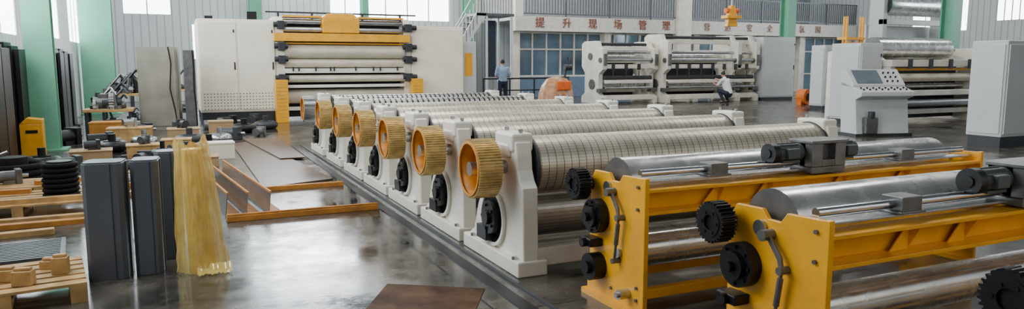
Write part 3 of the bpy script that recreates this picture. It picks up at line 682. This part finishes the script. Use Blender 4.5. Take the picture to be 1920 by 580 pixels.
def flange(loc,r,m,h=.12):
    e=thing('steel_flange','round machined steel flange lying flat','machine part',loc,group='loose round machine parts')
    b=B(); torus(b,h*.5,r*.8,h*.45); b.obj('rim',m,parent=e); B().cyl((0,0,0),(0,0,h),r*.55,n=24).cyl((0,0,h),(0,0,h*1.6),r*.25,n=16).obj('hub',m,parent=e)
for x,y,r,m in ((-.7,11.3,.16,DARK),(-.3,11.3,.14,STEEL),(.08,11.3,.12,BLK)): flange((x,y,.135),r,m)
for x,y,r,m in ((.5,14.1,.22,BLK),(.2,15.6,.24,DARK),(1.4,17.8,.3,BLK),(1.95,18.5,.25,DARK),(.75,15.6,.2,STEEL),(-1.9,12.9,.22,BLK),(-1.1,14.9,.26,BLK),(-.6,15.6,.2,STEEL),(.1,12.9,.16,DARK),(-.25,13.2,.15,BLK)): flange((x,y,0),r,m,.2)
def motorlet(x,y,r,m,s,z=0):
    e=thing('gear_motor','small grey gear motor with short output shaft','motor',(x,y,z),r,group='loose gear motors')
    B().cx(-s,s,0,s*.75,s*.6,18).box(-s*.5,s*.5,-s*.5,s*.5,0,s*.4).obj('motor_body',m,parent=e); B().cx(s,s*1.7,0,s*.75,s*.18,12).obj('shaft',STEEL,parent=e)
    B().box(s*.55,s*1.1,-s*.7,s*.7,0,s*1.5).obj('gearbox',m,parent=e,bevel=.01)
for x,y,r,m,s,z in ((-1.5,12.3,.4,MOTOR,.16,0),(-.55,12.75,1.2,DARK,.14,0),(-1.35,15.6,.2,BLK,.2,0),(1.0,16.2,-.5,DARK,.18,0),(1.1,19.2,.3,BLK,.2,0),(1.6,16.6,1,GUNM,.14,0),(.1,17.6,2,MOTOR,.2,0),(-.75,17.6,.5,DARK,.2,0),(-2.0,16.4,.9,BLK,.22,0),(.75,18.3,.1,GUNM,.2,0),(1.8,20.0,1.2,DARK,.18,0),(-.05,14.0,.7,MOTOR,.13,0),(-1.3,13.62,.2,DARK,.11,.18),(-.55,13.82,1.1,MOTOR,.1,.22),(-.9,16.65,.4,STEEL,.12,.3),(.1,16.55,2.0,DARK,.12,.25),(-1.9,10.45,.3,GUNM,.12,.135),(-2.0,9.3,.6,DARK,.12,.135)): motorlet(x,y,r,m,s,z)
def parts_on(e,x0,x1,y0,y1,z,n,smin,smax):
    for i in range(n):
        x=random.uniform(x0,x1);y=random.uniform(y0,y1);s=random.uniform(smin,smax); b=B(); k=i%4
        if k==0: b.cyl((x,y,z),(x+random.uniform(-.1,.1),y,z+s*2.4),s*.4,s*.3,14).cyl((x,y,z),(x,y,z+s*.5),s*.9,n=16)
        elif k==1: b.cx(x-s,x+s,y,z+s*.7,s*.7,14).box(x-s*.5,x+s*.5,y-s*.4,y+s*.4,z,z+s*1.7)
        elif k==2: b.path([(x-s*1.4,y,z+.02),(x+s,y+.05,z+s*3.0),(x+s*1.6,y,z+s*2.2)],s*.16).box(x-s*1.5,x-s,y-s*.4,y+s*.4,z,z+s*.8)
        else: b.ring(x-s*.3,x+s*.3,y,z+s*1.1,s*1.1,s*.5,18,s*.1)
        b.obj('machine_part',random.choice([STEEL,DARK,BLK,MOTOR,GUNM]),parent=e)
for bx,by,w,hh in ((-1.7,20.3,1.6,.78),(-1.2,22.9,1.6,.78),(.6,24.0,1.2,.78),(-1.9,18.5,1.0,.5)):
    e=thing('work_bench','steel work bench stacked with grey and dark machine parts','workbench',(bx,by,0),group='benches with machine parts')
    B().box(0,w,0,.8,hh,hh+.06).obj('bench_top',WOOD,parent=e,bevel=.005)
    for x in (.03,w-.1):
        for y in (.03,.7): B().box(x,x+.07,y,y+.07,0,hh).obj('leg',DARK,parent=e)
    B().box(.1,w-.1,.1,.7,.16,.2).obj('shelf',DARK,parent=e)
    parts_on(e,.2,w-.2,.15,.65,hh+.06,24,.08,.2)
    if hh>.6: parts_on(e,.2,w-.2,.15,.6,.2,10,.07,.12)
e=thing('blue_switch_box','small blue enamelled switch box on a post','switch box',(-.95,25.4,0))
B().box(0,.5,0,.3,1.2,1.65).obj('box_body',BLUE,parent=e,bevel=.01); B().box(.2,.28,.1,.2,0,1.2).box(.0,.5,-.05,.35,0,.04).obj('post',DARK,parent=e); B().box(.03,.47,-.015,0,1.23,1.62).obj('door',BLUE,parent=e)
for x,y,w,h,r,mm in ((-.8,19.2,.86,1.98,-.12,TAN),(.2,19.0,.25,1.9,0,GUNM)):
    e=thing('steel_cabinet_shell','upright beige sheet steel cabinet shell with trailing cables','cabinet',(x,y,0),r,group='upright beige cabinet shells')
    B().box(0,w,0,.04,0,h).box(0,.04,.04,.6,0,h).box(w-.04,w,.04,.6,0,h).box(.04,w-.04,.04,.6,h-.04,h).obj('shell',mm,parent=e,bevel=.006)
    B().box(.03,w-.03,-.02,0,.1,h-.06).obj('door',mm,parent=e,bevel=.004)
    B().path([(w*.8,-.03,h),(w*.86,-.05,h*.8),(w*.8,-.05,h*.5),(w*.9,-.06,h*.25),(w*.95,-.05,.1)],.012).obj('cable',RUBR,parent=e)
e=thing('yellow_bin','amber yellow steel bin with a dark lid slot','bin',(-2.35,14.05,0),rot=.05)
B().box(0,.32,0,.35,.04,.6).prism([(0,.6),(.32,.6),(.32,.67),(.1,.7)],'y',0,.35).obj('bin_body',YEL,parent=e,bevel=.01); B().box(.02,.30,.02,.33,0,.04).obj('bin_foot',BLK,parent=e); B().box(.08,.25,-.01,0,.45,.5).obj('bin_slot',BLK,parent=e)
for y,m in ((12.6,BLK),(13.25,BRWN),(14.6,BLK),(17.5,BRWN),(18.2,BLK),(19.5,BLK),(20.2,BRWN),(21.2,BLK)):
    e=thing('dark_panel_stack','tall dark sheet panels standing upright in a frame','panel stack',(-2.65,y,0),group='upright dark panels by the wall')
    b=B()
    for i in range(3): b.box(.03+i*.1,.09+i*.1,0,.6,.05,1.95-i*.06)
    b.obj('panel',m,parent=e,bevel=.004,split='each'); B().box(0,.4,0,.6,0,.05).box(0,.03,0,.6,.05,1.2).obj('rack_base',DARK,parent=e)
# ------------------------------------------------------------ lights
def area(loc,rot,sx,sy,en,col=(1,1,1),nm='skylight'):
    l=bpy.data.lights.new(nm,'AREA'); l.shape='RECTANGLE'; l.size=sx; l.size_y=sy; l.energy=en; l.color=col
    o=bpy.data.objects.new(nm,l); C.objects.link(o); o.location=loc; o.rotation_euler=rot
for x,y,en in ((4.5,8,620),(14,9,430),(5,17,360),(15,19,480),(27,12,450),(27,25,520),(6,28,560),(16,27,540)): area((x,y,9.8),(0,0,0),4.5,1.4,en,(1,.985,.95))  # added fill lamps under the ceiling; the roof has no glazed openings
area((5.0,33.6,6.6),(-math.radians(70),0,0),4.5,4.0,1100,(.86,.93,1),'window_light')  # extra lamp for daylight from the high back window
area((-2.5,10,4.8),(0,-pi/2,0),4,14,160,(.93,.97,1),'window_light')  # extra lamp for the left windows, also serving as fill
area((6,-4,5),(pi/2,0,0),14,5,150,(1,.97,.93),'window_light')  # added fill from behind the camera; the front wall has no window
w=bpy.data.worlds.new('sky'); bpy.context.scene.world=w; w.use_nodes=True
w.node_tree.nodes['Background'].inputs[0].default_value=(.7,.8,1,1); w.node_tree.nodes['Background'].inputs[1].default_value=.6
